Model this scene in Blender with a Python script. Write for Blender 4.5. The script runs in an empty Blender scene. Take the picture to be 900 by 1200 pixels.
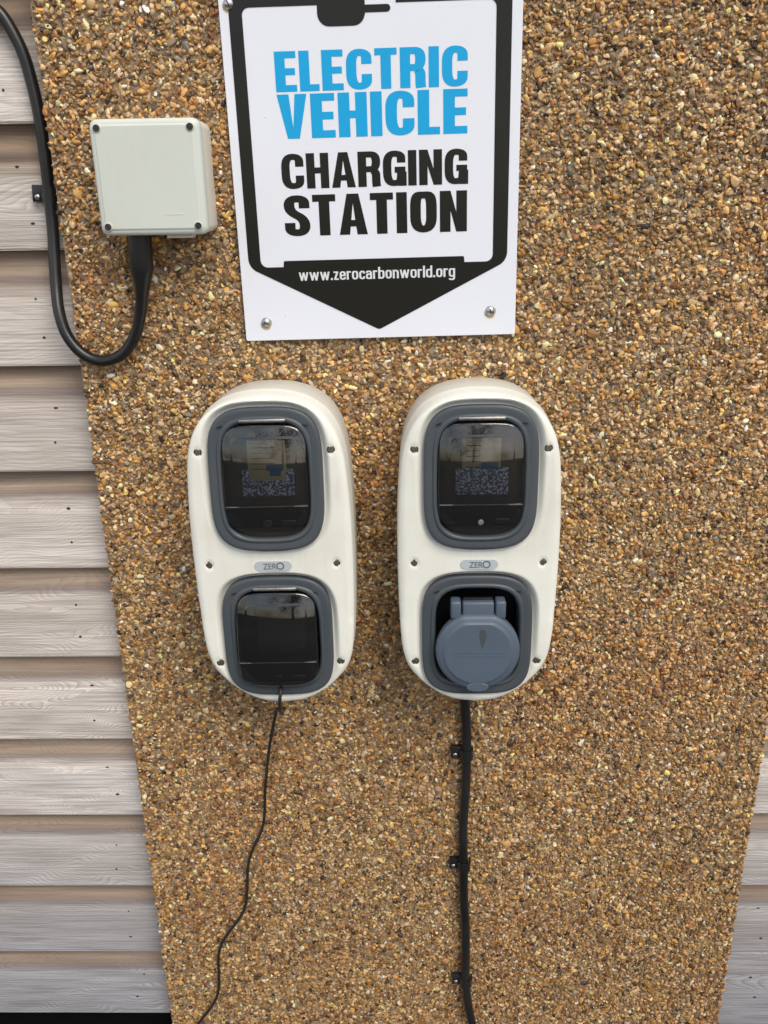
import bpy, bmesh, math, random
import numpy as np
from mathutils import Vector, Matrix, noise as mnoise

random.seed(7); rng = np.random.default_rng(11)
scene = bpy.context.scene
COL = scene.collection
R = math.radians

# ------------------------------------------------------------------ helpers
def link(name, me, mat=None, parent=None, loc=(0, 0, 0), rot=(0, 0, 0)):
    o = bpy.data.objects.new(name, me); COL.objects.link(o)
    o.location = loc; o.rotation_euler = rot
    if parent is not None: o.parent = parent
    if mat is not None and me is not None:
        me.materials.clear(); me.materials.append(mat)
    return o

def empty(name, loc, rot=(0, 0, 0)):
    o = bpy.data.objects.new(name, None); COL.objects.link(o)
    o.empty_display_size = .05; o.location = loc; o.rotation_euler = rot
    return o

def tag(o, label=None, cat=None, group=None, kind=None):
    if label: o['label'] = label
    if cat: o['category'] = cat
    if group: o['group'] = group
    if kind: o['kind'] = kind
    return o

def mesh(verts, faces, smooth=True, name='mesh', autos=None):
    me = bpy.data.meshes.new(name); me.from_pydata([tuple(v) for v in verts], [], faces); me.update()
    for p in me.polygons: p.use_smooth = smooth
    if autos is not None:
        bm = bmesh.new(); bm.from_mesh(me)
        for e in bm.edges:
            if len(e.link_faces) == 2 and e.calc_face_angle(0) > R(autos): e.smooth = False
        bm.to_mesh(me); bm.free()
    return me

def bm_mesh(bm, smooth=True, autos=35):
    bmesh.ops.recalc_face_normals(bm, faces=bm.faces[:])
    for f in bm.faces: f.smooth = smooth
    for e in bm.edges:
        if len(e.link_faces) == 2 and e.calc_face_angle(0) > R(autos): e.smooth = False
    me = bpy.data.meshes.new('mesh'); bm.to_mesh(me); bm.free(); return me

def box_bm(bm, x0, x1, y0, y1, z0, z1, bev=0, seg=2):
    r = bmesh.ops.create_cube(bm, size=1)
    for v in r['verts']:
        v.co = Vector(((x0+x1)/2+v.co.x*(x1-x0), (y0+y1)/2+v.co.y*(y1-y0), (z0+z1)/2+v.co.z*(z1-z0)))
    if bev:
        es = list({e for v in r['verts'] for e in v.link_edges})
        bmesh.ops.bevel(bm, geom=es, offset=bev, segments=seg, affect='EDGES', profile=.5)

def box_mesh(*a, **k):
    bm = bmesh.new(); box_bm(bm, *a, **k); return bm_mesh(bm)

def loft(rings, cap0=False, cap1=False, autos=None, smooth=True, closed=True):
    n = len(rings[0]); vs = [p for r in rings for p in r]; fs = []
    for i in range(len(rings)-1):
        for j in range(n if closed else n-1):
            k = (j+1) % n
            fs.append((i*n+j, i*n+k, (i+1)*n+k, (i+1)*n+j))
    if cap0: fs.append(tuple(range(n))[::-1])
    if cap1: fs.append(tuple((len(rings)-1)*n+j for j in range(n)))
    me = mesh(vs, fs, smooth)
    bm = bmesh.new(); bm.from_mesh(me); bpy.data.meshes.remove(me)
    bmesh.ops.recalc_face_normals(bm, faces=bm.faces[:])
    for f in bm.faces: f.smooth = smooth and len(f.verts) < 5
    if autos:
        for e in bm.edges:
            if len(e.link_faces) == 2 and e.calc_face_angle(0) > R(autos): e.smooth = False
    me = bpy.data.meshes.new('mesh'); bm.to_mesh(me); bm.free()
    return me

def superell(a, b, p, q, n=160):
    out = []
    for i in range(n):
        t = 2*math.pi*i/n; c, s = math.cos(t), math.sin(t)
        # ray/superellipse intersection with mildly corner-weighted angle
        dx, dz = c*a, s*b
        lo, hi = 0.0, 2.0
        for _ in range(30):
            m = (lo+hi)/2
            if abs(m*dx/a)**p+abs(m*dz/b)**q > 1: hi = m
            else: lo = m
        out.append((lo*dx, lo*dz))
    return out

def rrect(a, b, r, n=8):
    out = []
    for cx, cz, t0 in ((a-r, b-r, 0), (-a+r, b-r, 90), (-a+r, -b+r, 180), (a-r, -b+r, 270)):
        for i in range(n+1):
            t = R(t0+90*i/n); out.append((cx+r*math.cos(t), cz+r*math.sin(t)))
    return out

def plate(outline, depth, bev, y0=0.0, autos=35):
    """solid from a closed (x,z) outline, back at y0, front at y0-depth, rounded front edge"""
    cx = sum(p[0] for p in outline)/len(outline); cz = sum(p[1] for p in outline)/len(outline)
    ext = max(max(abs(p[0]-cx) for p in outline), 1e-6); ezt = max(max(abs(p[1]-cz) for p in outline), 1e-6)
    rings = [[(x, y0, z) for x, z in outline]]
    K = 5
    for i in range(K+1):
        t = i/K*math.pi/2
        ins = bev*(1-math.cos(t)); d = depth-bev+bev*math.sin(t)
        sx, sz = 1-ins/ext, 1-ins/ezt
        rings.append([(cx+(x-cx)*sx, y0-d, cz+(z-cz)*sz) for x, z in outline])
    return loft(rings, cap0=True, cap1=True, autos=autos)

def cyl(r, h, n=24, bev=0.0, axis='y'):
    """cylinder from y=0 to y=-h"""
    o = [(r*math.cos(2*math.pi*i/n), r*math.sin(2*math.pi*i/n)) for i in range(n)]
    return plate(o, h, bev or r*.08)

def catmull(pts, sub=10):
    P = [Vector(p) for p in pts]; P = [P[0]*2-P[1]]+P+[P[-1]*2-P[-2]]
    out = []
    for i in range(1, len(P)-2):
        for k in range(sub):
            t = k/sub; a, b, c, d = P[i-1], P[i], P[i+1], P[i+2]
            out.append(.5*((2*b)+(-a+c)*t+(2*a-5*b+4*c-d)*t*t+(-a+3*b-3*c+d)*t**3))
    out.append(P[-2]); return out

def tube(pts, rad, n=16, cap=True):
    """rad: number or function(t in 0..1) -> (rx, rz)"""
    rings = []; N = len(pts); prev = Vector((0, 1, 0))
    for i, p in enumerate(pts):
        d = (pts[min(i+1, N-1)]-pts[max(i-1, 0)]).normalized()
        nrm = (prev-d*prev.dot(d)).normalized(); prev = nrm; b = d.cross(nrm)
        r = rad(i/(N-1)) if callable(rad) else rad
        if not isinstance(r, tuple): r = (r, r)
        rings.append([tuple(p+b*(r[0]*math.cos(2*math.pi*k/n))+nrm*(r[1]*math.sin(2*math.pi*k/n))) for k in range(n)])
    return loft(rings, cap, cap, autos=50)

# ------------------------------------------------------------------ materials
def new_mat(name):
    m = bpy.data.materials.new(name); m.use_nodes = True
    nt = m.node_tree; b = nt.nodes['Principled BSDF']; return m, nt, b

def N(nt, t, **k):
    n = nt.nodes.new(t)
    for a, v in k.items():
        if a.startswith('i_'):
            key = a[2:]; n.inputs[int(key) if key.isdigit() else key].default_value = v
        else: setattr(n, a, v)
    return n

def ramp(nt, fac, stops, interp='LINEAR'):
    r = nt.nodes.new('ShaderNodeValToRGB'); cr = r.color_ramp; cr.interpolation = interp
    while len(cr.elements) > 1: cr.elements.remove(cr.elements[-1])
    for i, (p, c) in enumerate(stops):
        e = cr.elements[0] if i == 0 else cr.elements.new(p)
        e.position = p; e.color = (*c, 1) if len(c) == 3 else c
    nt.links.new(fac, r.inputs[0]); return r.outputs[0]

def math_n(nt, op, a, b=None, c=None):
    n = nt.nodes.new('ShaderNodeMath'); n.operation = op
    for i, v in enumerate((a, b, c)):
        if v is None: continue
        if isinstance(v, (int, float)): n.inputs[i].default_value = v
        else: nt.links.new(v, n.inputs[i])
    return n.outputs[0]

def mixc(nt, f, a, b, mode='MIX'):
    n = nt.nodes.new('ShaderNodeMix'); n.data_type = 'RGBA'; n.blend_type = mode
    for i, v in ((0, f), (6, a), (7, b)):
        if isinstance(v, (int, float)): n.inputs[i].default_value = v
        elif isinstance(v, tuple): n.inputs[i].default_value = (*v, 1) if len(v) == 3 else v
        else: nt.links.new(v, n.inputs[i])
    return n.outputs[2]

def noise_n(nt, vec, scale, detail=4, rough=.55, dist=0.0):
    n = N(nt, 'ShaderNodeTexNoise', i_Scale=scale, i_Detail=detail, i_Roughness=rough, i_Distortion=dist)
    if vec is not None: nt.links.new(vec, n.inputs['Vector'])
    return n.outputs[0]

def bump(nt, b, h, strength=.3, dist=.001):
    n = N(nt, 'ShaderNodeBump', i_Strength=strength, i_Distance=dist)
    nt.links.new(h, n.inputs['Height']); nt.links.new(n.outputs[0], b.inputs['Normal'])

def geo_pos(nt): return nt.nodes.new('ShaderNodeNewGeometry').outputs['Position']

def plastic(name, col, rough=.4, var=.06, dirt=(.35, .3, .22), dirt_amt=.12, bump_s=.08, spec=.5, bscale=1400, streak=0):
    m, nt, b = new_mat(name); p = geo_pos(nt)
    n1 = noise_n(nt, p, 18, 5); n2 = noise_n(nt, p, 420, 3)
    c = mixc(nt, math_n(nt, 'MULTIPLY', n1, var*2), col, tuple(x*.6 for x in col))
    spots = ramp(nt, n2, [(.62, (0, 0, 0)), (.78, (1, 1, 1))])
    patch = ramp(nt, noise_n(nt, p, 9, 4), [(.4, (0, 0, 0)), (.75, (1, 1, 1))])
    f = math_n(nt, 'MULTIPLY', math_n(nt, 'MAXIMUM', math_n(nt, 'MULTIPLY', spots, .6), patch), dirt_amt)
    c = mixc(nt, f, c, dirt)
    if streak:
        mpn = N(nt, 'ShaderNodeMapping'); mpn.inputs['Scale'].default_value = (1, 1, .12); nt.links.new(p, mpn.inputs[0])
        st_ = ramp(nt, noise_n(nt, mpn.outputs[0], 130, 4, .6), [(.52, (0, 0, 0)), (.74, (1, 1, 1))])
        c = mixc(nt, math_n(nt, 'MULTIPLY', math_n(nt, 'MULTIPLY', st_, patch), streak), c, dirt)
        fine = ramp(nt, noise_n(nt, p, 900, 2), [(.70, (0, 0, 0)), (.76, (1, 1, 1))])
        c = mixc(nt, math_n(nt, 'MULTIPLY', fine, .35), c, dirt)
    nt.links.new(c, b.inputs['Base Color'])
    r = math_n(nt, 'MULTIPLY_ADD', n1, .25, rough-.12); nt.links.new(r, b.inputs['Roughness'])
    b.inputs['Specular IOR Level'].default_value = spec
    bump(nt, b, noise_n(nt, p, bscale, 2), bump_s, .0004)
    return m

M = {}
M['cream'] = plastic('cream_plastic', (.87, .88, .81), .38, .05, (.40, .36, .26), .20, streak=.28)
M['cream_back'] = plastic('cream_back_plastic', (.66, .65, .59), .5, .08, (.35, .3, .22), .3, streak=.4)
M['box_grey'] = plastic('pale_grey_plastic', (.655, .70, .645), .45, .04, (.4, .38, .3), .10, streak=.14)
M['box_side'] = plastic('aged_ivory_plastic', (.74, .71, .62), .5, .05, (.4, .36, .28), .15)
M['slate'] = plastic('slate_plastic', (.060, .074, .088), .40, .1, (.2, .19, .17), .12)
M['cap'] = plastic('blue_grey_plastic', (.088, .122, .168), .45, .08, (.07, .08, .10), .4, streak=.35)
M['black'] = plastic('black_plastic', (.012, .012, .014), .3, .1, (.08, .075, .07), .15)
M['lid_black'] = plastic('lid_black_plastic', (.007, .007, .008), .4, .1, (.06, .055, .05), .1, spec=.18)
M['rubber'] = plastic('black_rubber', (.008, .0085, .010), .33, .1, (.10, .09, .08), .2, .15, bscale=500)
M['thin_rubber'] = plastic('thin_cable_rubber', (.018, .016, .016), .45, .1, (.1, .09, .08), .1)
M['dirt'] = plastic('packed_dirt', (.05, .042, .03), .9, .3, (.12, .1, .06), .6, .8)
M['plaque'] = plastic('pale_blue_plaque', (.50, .56, .60), .35, .04, (.3, .3, .3), .08)
M['ink'] = plastic('dark_ink', (.03, .035, .04), .4, .05, (.1, .1, .1), .05)
M['ink_soft'] = plastic('faded_ink', (.14, .16, .18), .4, .05)
M['breaker'] = plastic('beige_breaker', (.40, .34, .20), .5, .08, (.12, .11, .09), .35)
M['toggle'] = plastic('blue_toggle', (.02, .10, .22), .4)
M['plinth'] = plastic('dark_plinth', (.004, .004, .004), .9, dirt_amt=0, spec=.05)

m, nt, b = new_mat('sign_white'); p = geo_pos(nt)
c = mixc(nt, math_n(nt, 'MULTIPLY', noise_n(nt, p, 12, 4), .2), (.82, .855, .94), (.76, .80, .88))
sp = ramp(nt, noise_n(nt, p, 260, 2), [(.76, (0, 0, 0)), (.80, (1, 1, 1))])
c = mixc(nt, math_n(nt, 'MULTIPLY', sp, .5), c, (.25, .24, .2))
nt.links.new(c, b.inputs['Base Color']); b.inputs['Roughness'].default_value = .22
bump(nt, b, noise_n(nt, p, 25, 2), .04, .002); M['sign'] = m
def ink(name, col, rough=.2):
    m, nt, b = new_mat(name); p = geo_pos(nt)
    c = mixc(nt, math_n(nt, 'MULTIPLY', noise_n(nt, p, 14, 5), .35), col, tuple(x*.75+.01 for x in col))
    nt.links.new(c, b.inputs['Base Color']); b.inputs['Roughness'].default_value = rough; b.inputs['Specular IOR Level'].default_value = .28
    bump(nt, b, noise_n(nt, p, 25, 2), .04, .002); return m
M['sign_black'] = ink('sign_black', (.016, .016, .013), .22)
M['sign_blue'] = ink('sign_blue', (.010, .40, .80), .3)
M['sign_text_white'] = ink('sign_lettering_white', (.75, .77, .8), .3)

def metal(name, col, rough):
    m, nt, b = new_mat(name); p = geo_pos(nt)
    b.inputs['Metallic'].default_value = 1
    c = mixc(nt, ramp(nt, noise_n(nt, p, 600, 3), [(.5, (0, 0, 0)), (.7, (1, 1, 1))]), col, tuple(x*.45 for x in col))
    nt.links.new(c, b.inputs['Base Color']); b.inputs['Roughness'].default_value = rough
    bump(nt, b, noise_n(nt, p, 900, 2), .3, .0003); return m
M['steel'] = metal('zinc_steel', (.55, .56, .58), .32)
M['screw_dull'] = metal('dull_screw', (.30, .28, .22), .5)
M['pin'] = metal('grey_pin', (.42, .41, .40), .4)

m, nt, b = new_mat('rust_stain'); b.inputs['Base Color'].default_value = (.55, .42, .22, 1); b.inputs['Roughness'].default_value = .6; M['rust'] = m

# smoked lid: clear plastic with a dark tint and a glossy face
m, nt, b = new_mat('smoked_clear_plastic'); nt.nodes.remove(b)
out = nt.nodes['Material Output']
tr = N(nt, 'ShaderNodeBsdfTransparent'); tr.inputs[0].default_value = (.62, .62, .65, 1)
gl = N(nt, 'ShaderNodeBsdfGlossy', i_Roughness=.03); gl.inputs[0].default_value = (1, 1, 1, 1)
fr = N(nt, 'ShaderNodeFresnel', i_IOR=1.6)
mx = N(nt, 'ShaderNodeMixShader'); f2 = math_n(nt, 'MULTIPLY_ADD', fr.outputs[0], 1.15, .025)
nt.links.new(f2, mx.inputs[0]); nt.links.new(tr.outputs[0], mx.inputs[1]); nt.links.new(gl.outputs[0], mx.inputs[2])
nt.links.new(mx.outputs[0], out.inputs[0]); M['smoke'] = m

# speckled label
m, nt, b = new_mat('speckled_label'); p = geo_pos(nt)
v = N(nt, 'ShaderNodeTexVoronoi', i_Scale=620.0); nt.links.new(p, v.inputs['Vector'])
g = N(nt, 'ShaderNodeSeparateColor'); nt.links.new(v.outputs['Color'], g.inputs[0])
c = ramp(nt, g.outputs[0], [(0, (.03, .04, .07)), (.5, (.06, .08, .12)), (.66, (.30, .35, .43)), (1, (.62, .67, .74))])
nt.links.new(c, b.inputs['Base Color']); b.inputs['Roughness'].default_value = .4
nt.links.new(c, b.inputs['Base Color']); M['speckle'] = m

# pebbles -- colour per stone from the vertex colour layer, mortar from noise
m, nt, b = new_mat('pebbledash_stone')
a = N(nt, 'ShaderNodeAttribute', attribute_name='stone_colour'); p = geo_pos(nt)
n1 = noise_n(nt, p, 700, 3, .6)
c = mixc(nt, ramp(nt, n1, [(.35, (0, 0, 0)), (.7, (1, 1, 1))]), a.outputs['Color'], (0.9, 0.84, 0.76), 'MULTIPLY')
big = noise_n(nt, p, 3.2, 4, .5)
c = mixc(nt, .55, c, ramp(nt, big, [(.34, (.84, .84, .80)), (.5, (1, 1, 1)), (.66, (1.0, .84, .73))]), 'MULTIPLY')
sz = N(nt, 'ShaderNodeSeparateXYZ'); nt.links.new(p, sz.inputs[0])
low_dark = N(nt, 'ShaderNodeMapRange'); low_dark.inputs[1].default_value = 1.15; low_dark.inputs[2].default_value = .25; nt.links.new(sz.outputs[2], low_dark.inputs[0])
c = mixc(nt, math_n(nt, 'MULTIPLY', low_dark.outputs[0], math_n(nt, 'MULTIPLY_ADD', big, 1.0, .35)), c, mixc(nt, 1.0, c, (.70, .66, .62), 'MULTIPLY'))  # stones get darker and browner towards the bottom, unevenly
nt.links.new(c, b.inputs['Base Color'])
nt.links.new(math_n(nt, 'MULTIPLY_ADD', a.outputs['Alpha'], .45, .18), b.inputs['Roughness'])
b.inputs['Specular IOR Level'].default_value = .5
bump(nt, b, noise_n(nt, p, 1500, 3), .25, .0004); M['stone'] = m
m, nt, b = new_mat('pebbledash_mortar'); p = geo_pos(nt)
c = ramp(nt, noise_n(nt, p, 160, 6, .7), [(.3, (.15, .10, .06)), (.5, (.31, .225, .14)), (.72, (.48, .38, .27))])
nt.links.new(c, b.inputs['Base Color']); b.inputs['Roughness'].default_value = .75
bump(nt, b, noise_n(nt, p, 300, 5, .7), .8, .003); M['mortar'] = m

# weathered boards
E_, Z0 = .135, 1.50
m, nt, b = new_mat('weathered_cladding'); p = geo_pos(nt)
sx = N(nt, 'ShaderNodeSeparateXYZ'); nt.links.new(p, sx.inputs[0]); X, Y_, Z = sx.outputs
q = math_n(nt, 'DIVIDE', math_n(nt, 'SUBTRACT', Z0+E_*10, Z), E_)
idx = math_n(nt, 'FLOOR', q); fr_ = math_n(nt, 'FRACT', q)       # 0 just under a lip .. 1 at the next lip
wn = N(nt, 'ShaderNodeTexWhiteNoise', noise_dimensions='1D'); nt.links.new(idx, wn.inputs['W'])
ws = N(nt, 'ShaderNodeSeparateColor'); nt.links.new(wn.outputs['Color'], ws.inputs[0])
def vec(x, y, z):
    n = N(nt, 'ShaderNodeCombineXYZ')
    for i, v in enumerate((x, y, z)):
        if isinstance(v, (int, float)): n.inputs[i].default_value = v
        else: nt.links.new(v, n.inputs[i])
    return n.outputs[0]
off = math_n(nt, 'MULTIPLY', ws.outputs[0], 37.0)
zl = math_n(nt, 'MULTIPLY', fr_, E_)
# growth rings: distance field bent by low noise -> cathedral figure
bend = noise_n(nt, vec(math_n(nt, 'MULTIPLY_ADD', X, 4.2, off), 0.0, math_n(nt, 'MULTIPLY', zl, 13.0)), 1.0, 2, .5, .4)
ringc = math_n(nt, 'MULTIPLY_ADD', bend, math_n(nt, 'MULTIPLY_ADD', ws.outputs[1], .16, .05), zl)
ring_per = math_n(nt, 'MULTIPLY_ADD', ws.outputs[2], 190.0, 170.0)
rg = math_n(nt, 'FRACT', math_n(nt, 'MULTIPLY', math_n(nt, 'ADD', ringc, off), ring_per))
rg = math_n(nt, 'POWER', rg, 2.2)
fib = noise_n(nt, vec(math_n(nt, 'MULTIPLY_ADD', X, 7.0, off), 0.0, math_n(nt, 'MULTIPLY', Z, 420.0)), 1.0, 5, .65)
fib2 = noise_n(nt, vec(math_n(nt, 'MULTIPLY_ADD', X, 2.2, off), 0.0, math_n(nt, 'MULTIPLY', Z, 60.0)), 1.0, 4, .6)
soft = noise_n(nt, vec(math_n(nt, 'MULTIPLY_ADD', X, 4.0, off), 0.0, math_n(nt, 'MULTIPLY', Z, 14.0)), 1.0, 3, .5)
base = ramp(nt, soft, [(.28, (.61, .545, .495)), (.5, (.76, .70, .655)), (.72, (.86, .815, .775))])
tone = math_n(nt, 'MULTIPLY_ADD', ws.outputs[1], .28, .90)
tc = N(nt, 'ShaderNodeCombineColor'); [nt.links.new(tone, tc.inputs[i]) for i in range(3)]
base = mixc(nt, 1.0, base, tc.outputs[0], 'MULTIPLY')
base = mixc(nt, math_n(nt, 'MULTIPLY', ramp(nt, fib, [(.42, (1, 1, 1)), (.56, (0, 0, 0))]), .5), base, (.28, .235, .21))
base = mixc(nt, math_n(nt, 'MULTIPLY', ramp(nt, fib2, [(.55, (0, 0, 0)), (.75, (1, 1, 1))]), .35), base, (.58, .48, .38))
base = mixc(nt, math_n(nt, 'MULTIPLY', rg, math_n(nt, 'MULTIPLY_ADD', ws.outputs[2], .45, .12)), base, (.24, .20, .185))
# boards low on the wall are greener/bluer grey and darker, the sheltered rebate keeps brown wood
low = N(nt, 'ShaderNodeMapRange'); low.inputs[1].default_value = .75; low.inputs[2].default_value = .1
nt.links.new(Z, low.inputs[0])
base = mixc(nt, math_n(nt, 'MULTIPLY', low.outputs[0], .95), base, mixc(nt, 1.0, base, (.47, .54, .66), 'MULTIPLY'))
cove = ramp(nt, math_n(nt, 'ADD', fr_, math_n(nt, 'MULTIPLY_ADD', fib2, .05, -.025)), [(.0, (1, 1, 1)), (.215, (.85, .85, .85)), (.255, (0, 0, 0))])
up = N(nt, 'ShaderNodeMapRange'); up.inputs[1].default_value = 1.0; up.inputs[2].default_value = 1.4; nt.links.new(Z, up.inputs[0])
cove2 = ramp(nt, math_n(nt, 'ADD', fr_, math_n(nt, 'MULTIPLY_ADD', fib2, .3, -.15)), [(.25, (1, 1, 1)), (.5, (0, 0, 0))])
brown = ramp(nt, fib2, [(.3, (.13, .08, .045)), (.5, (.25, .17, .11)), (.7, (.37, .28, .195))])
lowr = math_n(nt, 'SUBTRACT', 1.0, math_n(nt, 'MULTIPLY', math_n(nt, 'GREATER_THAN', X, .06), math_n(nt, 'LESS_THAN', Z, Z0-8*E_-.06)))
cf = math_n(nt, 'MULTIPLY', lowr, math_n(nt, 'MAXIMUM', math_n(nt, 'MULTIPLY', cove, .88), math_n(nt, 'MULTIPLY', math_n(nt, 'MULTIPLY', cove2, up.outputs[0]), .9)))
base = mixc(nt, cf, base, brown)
cove_shade = ramp(nt, math_n(nt, 'ADD', fr_, math_n(nt, 'MULTIPLY_ADD', fib2, .04, -.02)), [(.17, (0, 0, 0)), (.235, (1, 1, 1)), (.26, (.7, .7, .7)), (.31, (0, 0, 0))])  # shadow grey painted into the colour along each cove's lower edge
base = mixc(nt, math_n(nt, 'MULTIPLY', math_n(nt, 'MULTIPLY', cove_shade, lowr), .68), base, (.12, .095, .09))
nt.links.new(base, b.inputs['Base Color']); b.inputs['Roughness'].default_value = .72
b.inputs['Specular IOR Level'].default_value = .25
h = math_n(nt, 'ADD', math_n(nt, 'MULTIPLY', fib, 1.0), math_n(nt, 'MULTIPLY', rg, -.6))
bump(nt, b, h, .45, .0014); M['wood'] = m

def simple(name, c0, c1, scale, rough=.9, bs=.4, bd=.004):
    m, nt, b = new_mat(name); p = geo_pos(nt); n = noise_n(nt, p, scale, 6, .65)
    nt.links.new(ramp(nt, n, [(.3, c0), (.7, c1)]), b.inputs['Base Color']); b.inputs['Roughness'].default_value = rough
    bump(nt, b, n, bs, bd); return m
M['asphalt'] = simple('worn_asphalt', (.035, .034, .033), (.075, .072, .068), 90)
M['grass'] = simple('rough_grass', (.012, .018, .008), (.028, .036, .016), 3)
M['leaf'] = simple('tree_leaves', (.012, .022, .008), (.035, .055, .018), .8, .7, .1)
M['bark'] = simple('tree_bark', (.03, .024, .018), (.07, .06, .05), 12)

# ------------------------------------------------------------------ setting
g = link('ground', mesh([(-300, -400, 0), (300, -400, 0), (300, 60, 0), (-300, 60, 0)], [(0, 1, 2, 3)], False), M['grass']); tag(g, kind='structure')
g = link('driveway', mesh([(-9, -9, .004), (9, -9, .004), (9, .2, .004), (-9, .2, .004)], [(0, 1, 2, 3)], False), M['asphalt']); tag(g, kind='structure')

# clad wall: rebated boards as one profile swept sideways
prof = []
k0 = -5
for k in range(k0, 11):
    L = Z0-k*E_
    prof += [(.0312, L+.0012), (.030+.0012, L-.0), (.0445, L), (.0445, L-.010), (.0430, L-.017), (.0395, L-.0235), (.0345, L-.0285), (.0312, L-.0318), (.030, L-.035)]
    if k < 10:
        for j in range(1, 4): prof.append((.030, L-.035-(E_-.035-.002)*j/3))
prof = prof[:-7]  # stops at the lowest lip
nlip = 9+3; cut = (8-k0+1)*nlip-3
prof_r = prof[:cut]+[(.030, Z0-8*E_-.035-.1*j) for j in range(1, 4)]
rings = [[(x, y, z) for y, z in prof] for x in np.linspace(-2.2, .06, 14)]
rings_r = [[(x, y, z) for y, z in prof_r] for x in np.linspace(.0605, 2.4, 14)]
wall = empty('timber_clad_wall', (0, .03, 0))
tag(wall, 'weathered grey timber wall of horizontal rebated boards behind the gravel panel', 'wall')
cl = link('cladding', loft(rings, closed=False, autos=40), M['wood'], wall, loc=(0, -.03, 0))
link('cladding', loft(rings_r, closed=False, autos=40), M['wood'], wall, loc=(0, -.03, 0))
link('wall_core', box_mesh(-2.2, 2.4, .052, .25, .02, Z0+.8), M['plinth'], wall, loc=(0, -.03, 0))
pl = link('plinth', box_mesh(-2.2, 2.4, .058, .20, 0.0, .162), M['plinth'], wall, loc=(0, -.03+ -.008, 0))
nail_me = cyl(.0017, .0006, 10)
nail_m, nt, b = new_mat('rusted_nail'); b.inputs['Base Color'].default_value = (.035, .028, .024, 1); b.inputs['Roughness'].default_value = .7
nail_me.materials.append(nail_m)
for k in range(-1, 10):
    L = Z0-k*E_
    for side in (-1, 1):
        for dz in (.050, .100):
            jx, jz = random.uniform(-.012, .012), random.uniform(-.006, .006)
            o = bpy.data.objects.new('nail', nail_me); COL.objects.link(o); o.parent = wall
            o.location = ((-.432 if side < 0 else .560)+jx, .0+.0001, L-dz+jz)
            o.scale = (random.uniform(.8, 1.7), 1, random.uniform(.7, 1.1))

# gravel-faced panel
PX0, PX1, PZ0, PZ1 = -.377, .500, .10, 1.74
def ico(sub):
    bm = bmesh.new(); bmesh.ops.create_icosphere(bm, subdivisions=sub, radius=1)
    v = np.array([x.co[:] for x in bm.verts]); f = np.array([[q.index for q in x.verts] for x in bm.faces]); bm.free(); return v, f
V0, F0 = ico(2)
def shape(angular):
    v = V0.copy()
    for _ in range(angular):      # slice flats off the ball
        n = rng.normal(size=3); n /= np.linalg.norm(n); d = rng.uniform(.45, .8)
        s = v@n; v = v-np.outer(np.maximum(s-d, 0), n)
    return v*(1+rng.normal(0, .03, (len(v), 1)))
shapes = [shape(a) for a in (5, 4, 7, 8, 9, 10, 6, 6, 12, 9, 7, 3, 8, 10, 12, 8)]
pal = np.array([(.44, .27, .085), (.54, .36, .14), (.30, .165, .06), (.17, .09, .035), (.50, .37, .20), (.64, .51, .29), (.38, .29, .18),
                (.27, .21, .14), (.045, .036, .028), (.30, .135, .06), (.78, .69, .52), (.17, .17, .15), (.38, .225, .08), (.11, .07, .035), (.42, .34, .23)])
pw = np.array([13, 12, 11, 8, 11, 9, 10, 7, 4.5, 2.2, 3, 1.5, 9, 6, 7.0]); pw /= pw.sum()
def scatter(n, r0, r1, depth, jit=1.0):
    # jittered grid so the cover is even
    A = (PX1-PX0)*(PZ1-PZ0); s = math.sqrt(A/n); nx = int((PX1-PX0)/s); nz = int((PZ1-PZ0)/s)
    gx, gz = np.meshgrid(np.arange(nx)+.5, np.arange(nz)+.5); gx = gx.ravel().astype(float); gz = gz.ravel().astype(float)
    gx += (gz.astype(int) % 2)*.5
    x = PX0+(gx+rng.uniform(-.5, .5, len(gx))*jit)/nx*(PX1-PX0); z = PZ0+(gz+rng.uniform(-.5, .5, len(gz))*jit)/nz*(PZ1-PZ0)
    x = np.clip(x, PX0+.001, PX1-.001)
    r = r0+(r1-r0)*rng.beta(1.6, 3.0, len(x)); y = -depth+rng.normal(0, .0009, len(x))-.0
    return x, y, z, r
def stones(x, y, z, r, flat=.75):
    n = len(x); S = np.stack([shapes[i] for i in rng.integers(0, len(shapes), n)])
    sc = np.stack([rng.uniform(.8, 1.55, n), rng.uniform(.5, .8, n), rng.uniform(.6, 1.05, n)], 1)
    # random orientation: free spin about y (wall normal), small tilt about the others
    def rot(a, ax):
        c, s = np.cos(a), np.sin(a); M_ = np.zeros((n, 3, 3)); i, j = [(1, 2), (0, 2), (0, 1)][ax]
        M_[:, ax, ax] = 1; M_[:, i, i] = c; M_[:, j, j] = c; M_[:, i, j] = -s; M_[:, j, i] = s; return M_
    pre = rot(rng.uniform(0, 6.28, n), 0)@rot(rng.uniform(0, 6.28, n), 2)
    post = rot(rng.normal(0, .3, n), 0)@rot(rng.normal(0, .3, n), 2)@rot(rng.uniform(0, 6.28, n), 1)
    W = np.einsum('nij,nvj->nvi', pre, S)*sc[:, None, :]*r[:, None, None]
    W = np.einsum('nij,nvj->nvi', post, W)+np.stack([x, y, z], 1)[:, None, :]
    return W
parts_ = [scatter(27000, .0030, .0062, -.0002), scatter(50000, .0023, .0040, .0003), scatter(42000, .0014, .0026, .0014)]
W = np.concatenate([stones(*q) for q in parts_]); n = len(W); nv, nf = len(V0), len(F0)
col = pal[rng.choice(len(pal), n, p=pw)]*np.exp(rng.normal(0, .34, (n, 1)))*np.array([1.0, .98, .95])
col = np.clip(col*1.14*np.array([1.02, .965, .95]), .012, .9)
alpha = rng.uniform(0, 1, (n, 1))
bw = bmesh.new(); box_bm(bw, PX0, PX1, .0, .043, 0.0, PZ1)
bmesh.ops.triangulate(bw, faces=bw.faces[:])
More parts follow.
